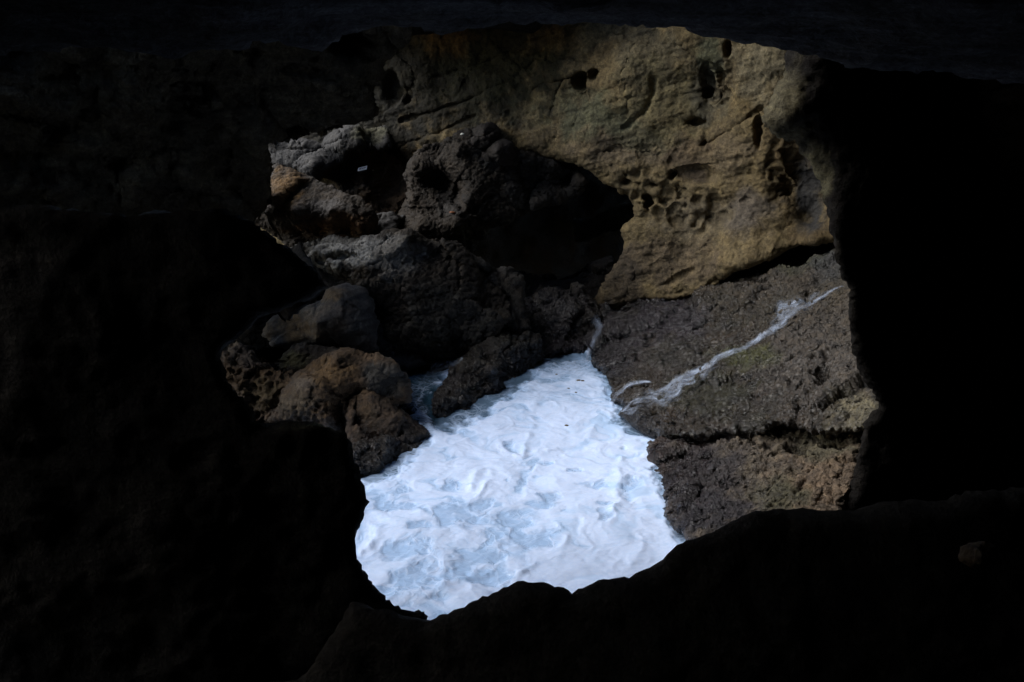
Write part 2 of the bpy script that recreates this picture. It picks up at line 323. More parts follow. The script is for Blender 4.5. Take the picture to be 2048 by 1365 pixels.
cave("cave_wall", "black rounded cave wall bulging in from the left above a squared block, in silhouette", "cave wall",
     [(-1500, -600), (-160, -600), (-100, 250), (-40, 405), (200, 420), (350, 418), (440, 428), (500, 445), (560, 480), (612, 525), (655, 578), (600, 602), (520, 630), (445, 698), (438, 715), (455, 762), (490, 800), (518, 852), (580, 850), (640, 853), (690, 866), (702, 890),
      (716, 952), (728, 1010), (714, 1060), (718, 1120), (745, 1190), (785, 1215), (850, 1229), (900, 1500), (700, 2600), (-1500, 2600)],
     at_y(600, 800, 10.2), (0.1, -1, 0.04), step=0.05, depth=1.3, k=2.5, rnd=0.12, edge_slope=0.05, warp=0.05, seed=11, amp=(0.12, 0.05, 0.02), fine=False,
     tint=[(620, 852, 90, 10, (0.22, 0.21, 0.13), .9)])
cave("cave_wall", "dark rough cave wall closing in from the right with a lit pitted edge", "cave wall",
     [(1572, 82), (1566, 150), (1542, 200), (1526, 238), (1545, 272), (1590, 286), (1622, 332), (1645, 372), (1660, 430), (1668, 470), (1674, 525), (1701, 575), (1699, 640), (1713, 702), (1742, 762), (1766, 812), (1732, 850), (1722, 900), (1715, 982),
      (1690, 1022), (1690, 1300), (3200, 1300), (3200, -900), (1700, -900), (1600, -50)],
     at_y(1700, 500, 13.2), (0.3, -1, 0.25), step=0.05, depth=2.2, k=2.5, rnd=0.9, rnd_fade=(300, 480, 0.08), tint_gain=0.8, edge_slope=0.9, slope_from=2.6, warp=0.03, seed=12, amp=(0.14, 0.09, 0.05), honey=0.08, honey_scale=5, honey_px=[(1600, 260, 70, 140)],
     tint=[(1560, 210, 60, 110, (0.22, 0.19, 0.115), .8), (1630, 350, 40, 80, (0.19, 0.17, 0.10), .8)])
cave("cave_roof", "dark grey layered cave roof hanging across the top", "cave roof",
     [(-500, 110), (200, 100), (500, 97), (640, 93), (690, 68), (790, 52), (900, 60), (1000, 48), (1100, 54), (1200, 50), (1330, 56), (1450, 72), (1575, 80), (1700, 130), (2600, 250), (3200, 250), (3200, -1500), (-500, -1500)],
     at_y(1000, 50, 11), (0, -1, -0.15), step=0.055, depth=2.5, k=3, rnd=0.2, edge_slope=2.2, warp=0.06, seed=13, amp=(0.14, 0.05, 0.02), strata=0.12, strata_n=(0.05, -0.5, 1), fine=True, mat=rock_mat("roof_rock", (0.05, 0.052, 0.06), (0.09, 0.094, 0.108), (0.065, 0.066, 0.072), wet_z=-5, strata=0.8, spec=0.04),
     tint=[])
cave("rock_floor", "black rock floor in the foreground rising to the right, in silhouette", "rock floor",
     [(700, 1205), (780, 1218), (850, 1229), (930, 1206), (990, 1190), (1030, 1168), (1060, 1163), (1100, 1170), (1150, 1181), (1200, 1160), (1260, 1148), (1318, 1122), (1345, 1085), (1400, 1058), (1450, 1040), (1500, 1018), (1560, 1009), (1640, 1014), (1700, 1022),
      (1900, 1000), (2300, 900), (3000, 850), (3000, 3200), (-1200, 3200), (-1200, 1420), (600, 1360)],
     at_y(1100, 1165, 8.6), (-0.05, -0.9, 0.38), step=0.05, depth=2.0, k=2.5, rnd=0.25, edge_slope=0.12, warp=0.025, seed=14, amp=(0.16, 0.06, 0.02), fine=False,
     tint=[])
cave("cave_wall", "dim streaked rock wall at the upper left between the roof and the black bulge", "cave wall",
     [(-900, 0), (640, 40), (800, 30), (790, 100), (762, 150), (740, 168), (735, 215), (700, 235), (640, 262), (590, 272), (545, 268), (534, 285), (540, 340), (543, 398), (515, 420), (450, 440), (300, 520), (-900, 560)],
     at_y(540, 300, 19.5), (0.5, -0.87, -0.4), step=0.045, depth=2.0, k=3, flare=-0.05, rnd=0.3, edge_slope=0.0, warp=0.06, seed=15, chip=0.45, amp=(0.35, 0.14, 0.05), strata=0.12, strata_n=(0.1, 0.2, 1),
     cracks=[([(345, 110), (352, 180), (390, 235)], 14, .2), ([(530, 170), (535, 240)], 8, .15)], pits=[(710, 90, 60, 45, .8)], mat=rock_mat("left_cave_rock", (0.05, 0.042, 0.028), (0.085, 0.072, 0.05), (0.065, 0.057, 0.043), wet_z=-5, spec=0.05, bump=1.5, strata=0.4))
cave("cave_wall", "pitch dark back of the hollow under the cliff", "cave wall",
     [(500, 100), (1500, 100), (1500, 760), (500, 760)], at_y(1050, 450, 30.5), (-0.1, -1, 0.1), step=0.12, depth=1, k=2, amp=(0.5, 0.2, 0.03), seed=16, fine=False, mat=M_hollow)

# the chamber round the camera, and an unseen roof shaped to keep light off the back of the cove
def chamber():
    nu, nv = 90, 70; th = np.linspace(0, 2 * math.pi, nu); yy = np.linspace(0, 1, nv); T, Y = np.meshgrid(th, yy); Y = -7 + (1 - Y) * (15.2 + 5.5 * sstep(0.1, 0.45, np.cos(T)))
    r = np.where(Y > -4, 1.0, np.sqrt(np.maximum(0, 1 - ((Y + 4) / 3.0) ** 2))) * (7.5 + 0.12 * (Y + 4).clip(0) + 0.75 * (Y - 7.5).clip(0))
    P = np.stack([r * np.cos(T), Y, 7.0 + r * 0.8 * np.sin(T)], 2).reshape(-1, 3)
    n = np.stack([np.cos(T), 0 * T, np.sin(T)], 2).reshape(-1, 3); Q = P.copy()
    e = 0.7 * fbm(Q, 0.35, 4, 91); P = P + n * e[:, None]
    out = P + n * 0.8; k = len(P); F = grid_faces(nu, nv)
    return link_mesh("cave_chamber", np.vstack([P, out]), np.vstack([F[:, ::-1], F + k]), M_cave, origin=np.array([0, 0, 1.0]))
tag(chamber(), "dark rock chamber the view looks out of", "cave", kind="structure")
def shade_roof():
    nu, nv = 120, 120; X, Y = np.meshgrid(np.linspace(0, 1, nu), np.linspace(12.6, 36, nv)); L = -0.5 - 4.3 * sstep(21.5, 24, Y); X = L + X * (14 - L)
    P = np.stack([X, Y, 8.9 + 0.0 * X], 2).reshape(-1, 3); P[:, 0] += 0.5 * fbm(P, 0.6, 3, 51)
    P[:, 2] += 0.5 * fbm(P, 0.3, 4, 50) + 2.8 * (1 - sstep(21, 23, P[:, 1]) * (1 - sstep(0.4, 2.8, P[:, 0]))) - 2.1 * sstep(21.2, 23.2, P[:, 1]) * (1 - sstep(0.4, 2.8, P[:, 0]))
    top = P + np.array([0, 0, 2.0]); k = len(P); F = grid_faces(nu, nv)
    i = np.arange(k).reshape(nv, nu); per = np.concatenate([i[0, :], i[1:, -1], i[-1, -2::-1], i[-2:0:-1, 0]]); nx = np.roll(per, -1)
    side = np.stack([per, nx, nx + k, per + k], 1)
    return link_mesh("cave_roof", np.vstack([P, top]), np.vstack([F[:, ::-1], F + k, side]), M_cave)
tag(shade_roof(), "unseen rock roof added to shade the back of the cove", "cave roof", kind="structure")

# ------------------------------------------------------------------ rocks round the pool
BN = np.array([-0.418, 0.0, 0.909]); BP = np.array([2.06, 18.5, 0.0])
rock("rock_ledge", "broad sloping wet ledge with a trickle of water running down it, mossy green and brown", "ledge",
     [(1150, 640), (1190, 590), (1240, 560), (1310, 555), (1400, 545), (1455, 495), (1550, 445), (1680, 405), (1830, 400), (1880, 700), (1850, 880), (1722, 878), (1650, 868), (1600, 862), (1560, 868), (1480, 852), (1400, 862), (1332, 866), (1308, 838), (1262, 815), (1236, 806), (1224, 775), (1205, 738), (1185, 705), (1150, 690)],
     BP, BN, M_ledge, step=0.024, depth=0.9, k=3, rnd=0.12, seed=3, chip=0.26, amp=(0.2, 0.16, 0.09), warp=0.06, strata=0.07, strata_n=(-0.12, 1.0, 0.15), edge_ctrl=False,
     ctrl=[(1170, 650, 0.2), (1230, 620, 0.3), (1205, 730, 0.2), (1225, 770, 0.14), (1240, 800, 0.08), (1300, 760, 0.0), (1420, 725, -0.02), (1300, 690, 0.16), (1350, 640, 0.2), (1450, 610, 0.25), (1560, 570, 0.25), (1690, 530, 0.3), (1440, 550, -.3), (1550, 510, -.45), (1680, 470, -.4), (1690, 580, 0.1), (1560, 645, 0.02), (1500, 690, 0.0),
           (1550, 740, 0.15), (1650, 680, 0.18), (1650, 780, 0.25), (1740, 800, 0.3), (1450, 790, 0.1), (1350, 830, 0.06), (1560, 840, 0.12), (1700, 860, 0.1), (1800, 600, 0.4), (1400, 860, 0.0)],
     pits=[(1665, 780, 22, 20, .25), (1478, 572, 7, 6, .12), (1600, 835, 10, 22, .15), (1650, 830, 12, 10, .1), (1700, 845, 10, 8, .1)],
     cracks=[([(1260, 725), (1340, 690), (1400, 655)], 5, .18), ([(1380, 685), (1460, 640), (1545, 595)], 5, .2), ([(1300, 822), (1400, 772), (1500, 738), (1610, 690)], 7, .2), ([(1350, 845), (1480, 800), (1600, 745), (1690, 700)], 6, .16), ([(1250, 660), (1320, 625), (1400, 600)], 6, .16), ([(1480, 770), (1540, 760), (1590, 790)], 5, .12), ([(1465, 625), (1520, 605), (1545, 590)], 4, .12), ([(1530, 600), (1550, 565)], 4, .08), ([(1260, 700), (1330, 660), (1420, 580)], 5, .06)],
     tint=[(1715, 825, 75, 60, (0.52, 0.45, 0.25), .95), (1600, 740, 150, 90, (0.19, 0.15, 0.11), .7), (1420, 790, 130, 50, (0.12, 0.12, 0.05), .8), (1490, 715, 70, 28, (0.24, 0.25, 0.07), .85), (1600, 520, 70, 30, (0.15, 0.15, 0.06), .7),
           (1330, 640, 110, 60, (0.115, 0.10, 0.125), .75), (1225, 680, 70, 100, (0.06, 0.05, 0.064), .75), (1360, 710, 70, 40, (0.10, 0.095, 0.06), .6), (1660, 530, 50, 40, (0.08, 0.09, 0.10), .7)])
CN = np.array([-0.447, 0.0, 0.894]); CP = np.array([2.65, 14.5, 0.0])
rock("rock_shelf", "low pitted rock shelf under the ledge, purple black near water, tan further right", "shelf",
     [(1306, 890), (1330, 872), (1450, 830), (1715, 845), (1722, 900), (1714, 985), (1690, 1040), (1660, 1150), (1500, 1200), (1395, 1110), (1366, 1066), (1345, 1012), (1322, 962), (1312, 925)],
     CP, CN, M_shelf, step=0.02, depth=0.9, k=3, rnd=0.16, seed=4, chip=0.2, amp=(0.12, 0.12, 0.10), warp=0.05, edge_ctrl=False, honey=0.07, honey_scale=5, honey_px=[(1600, 900, 130, 40), (1420, 890, 90, 30)],
     ctrl=[(1330, 880, 0.0), (1400, 880, -0.12), (1500, 880, -0.15), (1600, 885, -0.12), (1720, 880, -0.1), (1400, 930, 0.1), (1500, 940, 0.12), (1620, 950, 0.16), (1330, 960, 0.03), (1400, 1020, 0.12), (1550, 1000, 0.1), (1700, 980, 0.2), (1800, 1000, 0.2)],
     pits=[(1590, 893, 34, 20, .3), (1550, 905, 12, 12, .2), (1665, 885, 34, 14, .25), (1720, 870, 14, 8, .2), (1500, 880, 14, 12, .25), (1530, 885, 18, 14, .2), (1440, 872, 20, 10, .25), (1390, 880, 20, 10, .2), (1475, 872, 22, 10, .2)],
     cracks=[([(1640, 925), (1622, 950), (1610, 1000), (1580, 1010)], 6, .12), ([(1560, 960), (1545, 1010)], 5, .06), ([(1670, 990), (1672, 1020)], 5, .08), ([(1690, 940), (1690, 1010)], 5, .05)],
     tint=[(1660, 950, 110, 100, (0.40, 0.28, 0.18), .9), (1560, 990, 70, 40, (0.19, 0.18, 0.09), .7), (1640, 890, 90, 40, (0.22, 0.21, 0.12), .7), (1400, 960, 100, 110, (0.075, 0.06, 0.066), .85), (1420, 1020, 90, 50, (0.066, 0.054, 0.066), .85)])
rock("rock", "small brown wet rock at the tip of the ledge, lapped by foam", "rock", [(1236, 830), (1252, 808), (1290, 808), (1316, 838), (1314, 880), (1292, 872), (1262, 852)],
     at_z(1275, 845, 0.15), (-0.5, -0.6, 0.7), M_wet, step=0.02, depth=0.8, rnd=0.1, seed=21, ctrl=[(1285, 830, .2)], warp=0.03, amp=(0.05, 0.04, 0.015))

def plane3(a, b, c):
    n = np.cross(b - a, c - a); n /= np.linalg.norm(n); return (a + b + c) / 3, (n if np.dot(n, O - a) > 0 else -n)
def boulder(label, poly, anchor, n, mat, cat="boulder", name="boulder", **kw):
    kw.setdefault("step", 0.024); kw.setdefault("depth", 1.8); kw.setdefault("rnd", 0.14); kw.setdefault("chip", 0.36); kw.setdefault("strata", 0.04); kw.setdefault("strata_n", (-0.3, 0.25, 1))
    a = kw.get("amp", (0.12, 0.05, 0.018)); kw["amp"] = (a[0] * 0.9, a[1] * 0.5, a[2] * 2.2); kw["ctrl"] = [(x, y, h * 1.7) for x, y, h in kw.get("ctrl", ())]; kw.setdefault("ridged", 0.8); kw["warp"] = kw.get("warp", 0.06) * 1.3
    if mat is M_slate: kw["chip"] = 0.2; kw["strata"] = 0.05; kw["amp"] = (a[0], a[1] * 0.8, a[2] * 1.2)
    if mat is M_wet: kw["amp"] = (a[0] * 1.2, a[1] * 1.2, a[2] * 2.6); kw["ctrl"] = [(x, y, h / 1.6) for x, y, h in kw["ctrl"]]
    return rock(name, label, cat, poly, anchor, n, mat, **kw)
rock("rock_bank", "black rough bank of rock filling in behind and between the boulders", "rock bank", [(430, 560), (600, 520), (900, 500), (1040, 560), (1060, 660), (960, 730), (840, 790), (820, 880), (700, 930), (500, 900), (430, 720)],
     at_y(720, 690, 20.6), (-0.1, -1, 0.55), M_bould, seed=40, step=0.04, depth=1.5, chip=0.4, amp=(0.25, 0.12, 0.05), edge_ctrl=False, tint=[(720, 720, 500, 400, (0.05, 0.045, 0.04), .9)])
boulder("tall dark craggy boulder leaning under the cliff, left of the black hollow",
        [(788, 470), (800, 430), (818, 395), (816, 345), (830, 318), (862, 292), (905, 270), (945, 258), (985, 262), (1005, 290), (1045, 308), (1120, 330), (1168, 360), (1150, 385), (1080, 415), (1020, 440), (960, 475), (925, 520), (860, 520), (800, 500)],
        at_y(900, 400, 24.0), (-0.15, -1, 0.2), M_bould, seed=5, amp=(0.18, 0.12, 0.035), facets=0.22, facet_scale=1.0, warp=0.09,
        ctrl=[(835, 330, .25), (830, 400, .3), (860, 460, .7), (930, 300, .35), (950, 400, .5), (880, 370, -.02), (905, 395, -.02), (990, 340, .15), (1010, 420, .1), (930, 450, .75), (1080, 370, -.35), (1130, 360, -.7)],
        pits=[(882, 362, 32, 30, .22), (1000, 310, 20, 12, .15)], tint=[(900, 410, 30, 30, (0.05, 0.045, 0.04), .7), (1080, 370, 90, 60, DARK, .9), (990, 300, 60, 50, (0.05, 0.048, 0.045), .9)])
boulder("dark squared block perched at the peak of the craggy boulder", [(940, 268), (958, 250), (985, 246), (998, 256), (999, 284), (965, 300), (942, 292)], at_y(970, 275, 24.0), (-0.1, -1, 0.3), M_hollow, cat="rock", name="rock", step=0.022, depth=0.7, seed=22, ctrl=[(970, 268, .25)], warp=0.04, rnd=0.12, amp=(0.05, 0.05, 0.02))
boulder("dark rounded block below the peak of the craggy boulder", [(962, 300), (975, 286), (1005, 277), (1024, 284), (1030, 312), (1024, 332), (985, 334), (964, 328)], at_y(995, 305, 23.7), (0.0, -1, 0.1), M_hollow, cat="rock", name="rock", step=0.022, depth=0.7, seed=23, ctrl=[(995, 300, .3)], warp=0.03, rnd=0.14, amp=(0.05, 0.03, 0.01))
boulder("big rough boulder in the middle with a lit grey top and shaded right face set in its tint",
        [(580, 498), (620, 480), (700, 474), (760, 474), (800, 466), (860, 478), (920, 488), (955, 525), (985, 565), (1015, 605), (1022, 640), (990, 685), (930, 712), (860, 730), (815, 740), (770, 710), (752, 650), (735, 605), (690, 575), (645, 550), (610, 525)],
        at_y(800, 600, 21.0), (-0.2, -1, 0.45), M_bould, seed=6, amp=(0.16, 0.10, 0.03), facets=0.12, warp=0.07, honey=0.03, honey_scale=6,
        ctrl=[(640, 510, .15), (720, 500, .15), (690, 545, .35), (760, 545, .6), (740, 590, .5), (830, 490, .35), (820, 570, .65), (860, 640, .6), (930, 560, .35), (960, 640, .15), (900, 690, .25), (800, 680, .45)],
        pits=[(690, 520, 28, 12, .3), (655, 525, 14, 8, .15)], tint=[(690, 505, 130, 45, (0.42, 0.42, 0.41), .95), (790, 510, 60, 45, (0.32, 0.30, 0.27), .9), (900, 640, 110, 80, (0.07, 0.065, 0.055), .8)])  # tints paint the lit top pale and the right face in shade
boulder("brown pyramid shaped rock with an overhanging foot, below the pale slope",
        [(485, 425), (520, 405), (538, 345), (560, 334), (590, 340), (620, 362), (660, 378), (720, 395), (756, 428), (760, 478), (690, 482), (620, 482), (580, 492), (550, 472), (515, 450)],
        at_y(620, 420, 22.6), (-0.3, -1, 0.25), M_bould, seed=7, amp=(0.12, 0.08, 0.025), warp=0.06, facets=0.1, rnd=0.12,
        ctrl=[(560, 360, .25), (590, 390, .4), (620, 425, .55), (690, 425, .5), (740, 440, .3), (640, 400, .3), (560, 440, .35), (640, 455, -.05), (700, 460, -.15), (600, 470, .0)],
        tint=[(575, 375, 38, 50, (0.24, 0.135, 0.045), .85), (680, 455, 100, 28, (0.17, 0.085, 0.03), .85), (640, 415, 70, 20, (0.16, 0.15, 0.145), .6)])
boulder("pale grey sloping slab at the foot of the cliff, left of the white plaque",
        [(528, 268), (560, 278), (640, 283), (700, 256), (770, 250), (778, 285), (725, 300), (668, 325), (640, 362), (600, 348), (560, 336), (533, 342)], at_y(640, 300, 25.2), (-0.25, -0.8, 0.6), M_pale, seed=8, amp=(0.12, 0.06, 0.02), warp=0.06, name="rock_slab", cat="rock slab",
        cracks=[([(535, 300), (600, 300), (690, 290)], 2.5, .1)], ctrl=[(600, 305, .15), (700, 280, .2), (640, 340, .2)], tint=[(740, 270, 40, 25, (0.16, 0.15, 0.085), .7)])
boulder("narrow pale slope wedged between the overhung rock and the craggy boulder", [(745, 440), (785, 432), (812, 440), (800, 470), (780, 490), (750, 486)], at_y(780, 460, 23.3), (-0.2, -0.8, 0.7), M_pale, seed=24, name="rock_slab", cat="rock slab", depth=0.9, ctrl=[(775, 460, .1)], amp=(0.05, 0.03, 0.01))
boulder("dim brown rock behind the plaque, above the wedge of pale slope", [(640, 345), (665, 310), (700, 295), (760, 300), (800, 325), (822, 350), (815, 400), (790, 445), (752, 432), (730, 400), (680, 385)], at_y(740, 370, 25.4), (0.1, -1, 0.1), M_brown, seed=25, depth=1.0, ctrl=[(725, 345, .1), (780, 380, -.2), (690, 350, -.3)], amp=(0.12, 0.08, 0.02), tint=[(700, 340, 60, 50, (0.05, 0.045, 0.04), .8)])
boulder("smooth grey layered boulder with a brown left flank", [(520, 668), (545, 632), (600, 612), (640, 600), (655, 580), (690, 563), (730, 575), (746, 602), (758, 650), (756, 702), (730, 706), (680, 694), (640, 692), (600, 698), (550, 690)],
        at_y(660, 640, 19.3), (-0.05, -1, 0.3), M_slate, seed=9, amp=(0.08, 0.04, 0.012), strata=0.02, warp=0.04, rnd=0.2, ctrl=[(690, 590, .3), (655, 640, .45), (645, 680, .35), (600, 650, .1), (720, 640, .3), (745, 680, .1)],
        tint=[(590, 650, 60, 45, (0.17, 0.115, 0.06), .9), (665, 590, 22, 22, (0.2, 0.13, 0.06), .7), (640, 620, 30, 20, (0.2, 0.165, 0.13), .8)])
boulder("dim streaked rock half hidden under the black bulge", [(380, 600), (540, 590), (620, 598), (640, 610), (580, 650), (540, 700), (470, 720), (380, 720)], at_y(520, 650, 20), (-0.1, -1, 0.2), M_cave, seed=26, strata=0.05, ctrl=[(520, 640, .2)])
boulder("dark sloping rock between the grey layered boulder and the middle boulder", [(740, 640), (770, 650), (830, 690), (860, 730), (815, 745), (770, 730), (735, 715)], at_y(790, 700, 20.0), (0.1, -1, 0.5), M_slate, seed=27, depth=1.2, ctrl=[(785, 690, .15)])
boulder("honeycombed brown rock at the left edge, full of small hollows", [(440, 712), (455, 696), (480, 687), (505, 698), (525, 725), (562, 742), (600, 752), (580, 800), (545, 858), (500, 865), (470, 800), (445, 765)],
        at_y(520, 770, 17.6), (-0.35, -1, 0.35), M_brown, seed=10, step=0.02, amp=(0.08, 0.05, 0.015), honey=0.22, honey_scale=4.6, warp=0.05, ctrl=[(480, 715, .2), (520, 760, .2), (545, 800, .25)],
        tint=[(500, 710, 70, 30, (0.19, 0.15, 0.12), .7), (540, 790, 50, 40, (0.16, 0.12, 0.05), .6)])
boulder("low pale edged rock between the honeycombed rock and the grey layered boulder", [(548, 745), (560, 715), (585, 692), (615, 683), (650, 692), (690, 702), (650, 730), (600, 750)], at_y(610, 715, 18.4), (-0.3, -1, 0.4), M_bould, seed=28, step=0.022, depth=1.0, honey=0.05, honey_scale=6, ctrl=[(610, 705, .15)], tint=[(590, 720, 40, 20, (0.17, 0.155, 0.07), .7)])
boulder("big brown rock with pitted left flank and smooth grey right face", [(512, 862), (530, 820), (556, 775), (590, 748), (620, 724), (660, 706), (692, 699), (722, 712), (765, 710), (802, 730), (818, 762), (812, 800), (780, 812), (730, 800), (715, 850), (690, 885), (600, 880)],
        at_y(660, 790, 17.3), (-0.2, -1, 0.4), M_brown, seed=30, step=0.022, amp=(0.10, 0.06, 0.02), honey=0.10, honey_scale=6.5, honey_px=[(570, 830, 90, 40), (640, 730, 60, 15)], warp=0.05,
        ctrl=[(690, 715, .35), (700, 770, .45), (640, 760, .3), (600, 820, .35), (680, 830, .4), (560, 830, .2), (760, 740, .15), (790, 770, .0), (740, 780, .2)],
        pits=[(695, 830, 8, 40, .3)], tint=[(770, 755, 60, 45, (0.08, 0.08, 0.075), .9), (660, 745, 60, 30, (0.21, 0.125, 0.05), .8), (590, 815, 60, 40, (0.17, 0.14, 0.10), .7), (600, 770, 40, 16, (0.2, 0.17, 0.14), .6)])
boulder("brown sloping rock running down to the foam, right of the pitted brown rock", [(690, 890), (702, 800), (722, 770), (752, 782), (790, 812), (830, 850), (856, 880), (820, 900), (760, 905), (700, 915)],
        *plane3(at_z(700, 905, -.1), at_z(856, 885, -.1), at_y(722, 770, 17.6)), M_brown, seed=31, step=0.022, amp=(0.08, 0.06, 0.02), warp=0.05, ctrl=[(715, 800, .2), (740, 830, .25), (780, 860, .2)], tint=[(740, 830, 40, 50, (0.13, 0.08, 0.035), .7), (810, 880, 50, 30, (0.05, 0.042, 0.035), .8)])
boulder("wet black rock with glinting barnacled top at the near left of the foam", [(690, 905), (730, 885), (790, 886), (836, 892), (822, 915), (796, 938), (760, 952), (722, 964), (680, 975), (660, 930)],
        *plane3(at_z(700, 970, -.1), at_z(836, 897, -.1), at_y(750, 885, 16.05)), M_wet, seed=32, step=0.018, amp=(0.06, 0.06, 0.02), honey=0.05, honey_scale=7, honey_px=[(760, 900, 80, 16)], ctrl=[(760, 905, .2), (740, 940, .2)], tint=[(750, 900, 60, 16, (0.14, 0.12, 0.09), .7)])
boulder("long wet rock standing in the wash between the two cascades", [(860, 808), (872, 785), (900, 750), (930, 718), (960, 690), (1000, 672), (1040, 664), (1076, 676), (1086, 708), (1062, 742), (1020, 785), (965, 815), (905, 850), (872, 838)],
        *plane3(at_z(872, 842, -.1), at_z(1080, 725, -.1), at_y(960, 690, 20.0)), M_wet, seed=33, step=0.024, amp=(0.10, 0.08, 0.025), warp=0.06, ctrl=[(930, 740, .3), (990, 700, .35), (1050, 690, .25), (960, 770, .35), (900, 800, .25)],
        tint=[(940, 720, 60, 30, (0.12, 0.105, 0.07), .8), (1020, 685, 50, 25, (0.11, 0.10, 0.07), .8)])
boulder("dark wet rock between the hollow and the right cascade", [(1000, 650), (1040, 605), (1095, 585), (1150, 580), (1190, 610), (1205, 650), (1200, 700), (1165, 712), (1120, 716), (1085, 720), (1050, 700)], *plane3(at_z(1085, 722, -.1), at_z(1200, 702, -.1), at_y(1150, 580, 23.4)), M_wet, seed=34, amp=(0.12, 0.10, 0.03), ctrl=[(1100, 630, .25), (1140, 660, .3), (1060, 650, .1)],
        tint=[(1110, 620, 60, 40, (0.08, 0.075, 0.085), .7)])
boulder("dark rock ramp inside the black hollow floor", [(900, 520), (1000, 540), (1120, 560), (1220, 520), (1260, 560), (1200, 640), (1100, 640), (980, 640), (940, 580)], at_y(1100, 590, 24), (-0.1, -0.7, 0.7), M_hollow, seed=35, depth=1.5, ctrl=[(1100, 580, .1)])
boulder("faint blue grey slab lit inside the black hollow", [(1148, 442), (1190, 430), (1240, 408), (1285, 400), (1290, 440), (1230, 458), (1190, 474), (1150, 484)], at_y(1210, 445, 26.5), (-0.5, -0.8, 0.35), M_pale, seed=36, name="rock_slab", cat="rock slab", depth=0.8, ctrl=[(1210, 440, .1)], amp=(0.06, 0.03, 0.01))
boulder("reddish lump of rock in the dark at the lower right", [(1932, 1100), (1950, 1092), (1985, 1092), (2000, 1100), (2000, 1130), (1985, 1145), (1955, 1142), (1935, 1125)], at_y(1965, 1118, 7.2), (-0.2, -1, 0.5), M_brown, seed=37, name="rock", cat="rock", step=0.01, depth=0.4, rnd=0.06, ctrl=[(1965, 1115, .08)], amp=(0.03, 0.02, 0.008), warp=0.02)

# ------------------------------------------------------------------ water and foam
def water_mat():
    t = NT("foamy_water"); g = t.n("ShaderNodeNewGeometry"); pos = g.outputs["Position"]
    ca = t.n("ShaderNodeAttribute", attribute_name="cover").outputs["Fac"]; de = t.n("ShaderNodeAttribute", attribute_name="deep").outputs["Fac"]
    w = t.n("ShaderNodeTexNoise"); t.l(pos, w.inputs["Vector"]); w.inputs["Scale"].default_value = 1.6; w.inputs["Detail"].default_value = 5
    dv = t.n("ShaderNodeVectorMath", operation='MULTIPLY_ADD'); t.l(w.outputs["Color"], dv.inputs[0]); dv.inputs[1].default_value = (0.7, 0.7, 0.0); t.l(pos, dv.inputs[2])
    def vein(sc, wd):
        v = t.n("ShaderNodeTexVoronoi", feature='DISTANCE_TO_EDGE'); t.l(dv.outputs[0], v.inputs["Vector"]); v.inputs["Scale"].default_value = sc
        return t.rng(v.outputs["Distance"], 0.0, wd, 1, 0)
    vn = t.math('MAXIMUM', vein(1.7, 0.05), t.math('MAXIMUM', t.math('MULTIPLY', vein(4.2, 0.09), 0.75), t.math('MULTIPLY', vein(10.0, 0.12), 0.45)))
    n1 = t.noise(dv.outputs[0], 2.4, 6, 0.65); n2 = t.noise(pos, 22, 4, 0.7)
    cov = t.math('ADD', ca, t.math('MULTIPLY', t.math('SUBTRACT', n1, 0.5), 1.6))
    cov = t.math('MAXIMUM', t.rng(cov, 0.30, 0.75, 0, 1), t.math('MULTIPLY', vn, t.rng(ca, 0.0, 0.35, 0, 0.95)))
    foam = t.mix(t.rng(n2, 0.4, 0.62, 0, 1.0), (0.66, 0.765, 0.98), (0.585, 0.71, 0.955))
    sw = t.n("ShaderNodeAttribute", attribute_name="swirl").outputs["Fac"]; foam = t.mix(t.math('MULTIPLY', sw, 0.9), foam, (0.45, 0.63, 0.89))
    lace = t.math('MAXIMUM', vein(3.2, 0.16), t.math('MULTIPLY', vein(8.0, 0.2), 0.8)); foam = t.mix(t.math('MULTIPLY', t.math('SUBTRACT', 1.0, lace), t.rng(n1, 0.4, 0.62, 0.0, 0.55)), foam, (0.50, 0.66, 0.90))
    wat = t.mix(de, (0.40, 0.57, 0.83), (0.02, 0.05, 0.075))
    col = t.mix(cov, wat, foam)
    p = t.n("ShaderNodeBsdfPrincipled"); t.l(col, p.inputs["Base Color"]); t.l(t.rng(cov, 0, 1, 0.15, 0.75), p.inputs["Roughness"])
    p.inputs["Specular IOR Level"].default_value = 0.35
    bh = t.math('ADD', t.math('MULTIPLY', cov, 0.5), t.math('ADD', t.math('MULTIPLY', n1, 0.35), t.math('MULTIPLY', n2, 0.2)))
    b = t.n("ShaderNodeBump"); b.inputs["Strength"].default_value = 0.4; b.inputs["Distance"].default_value = 0.035; t.l(bh, b.inputs["Height"]); t.l(b.outputs[0], p.inputs["Normal"])
    o = t.n("ShaderNodeOutputMaterial"); t.l(p.outputs[0], o.inputs[0]); return t.m
M_water = water_mat()
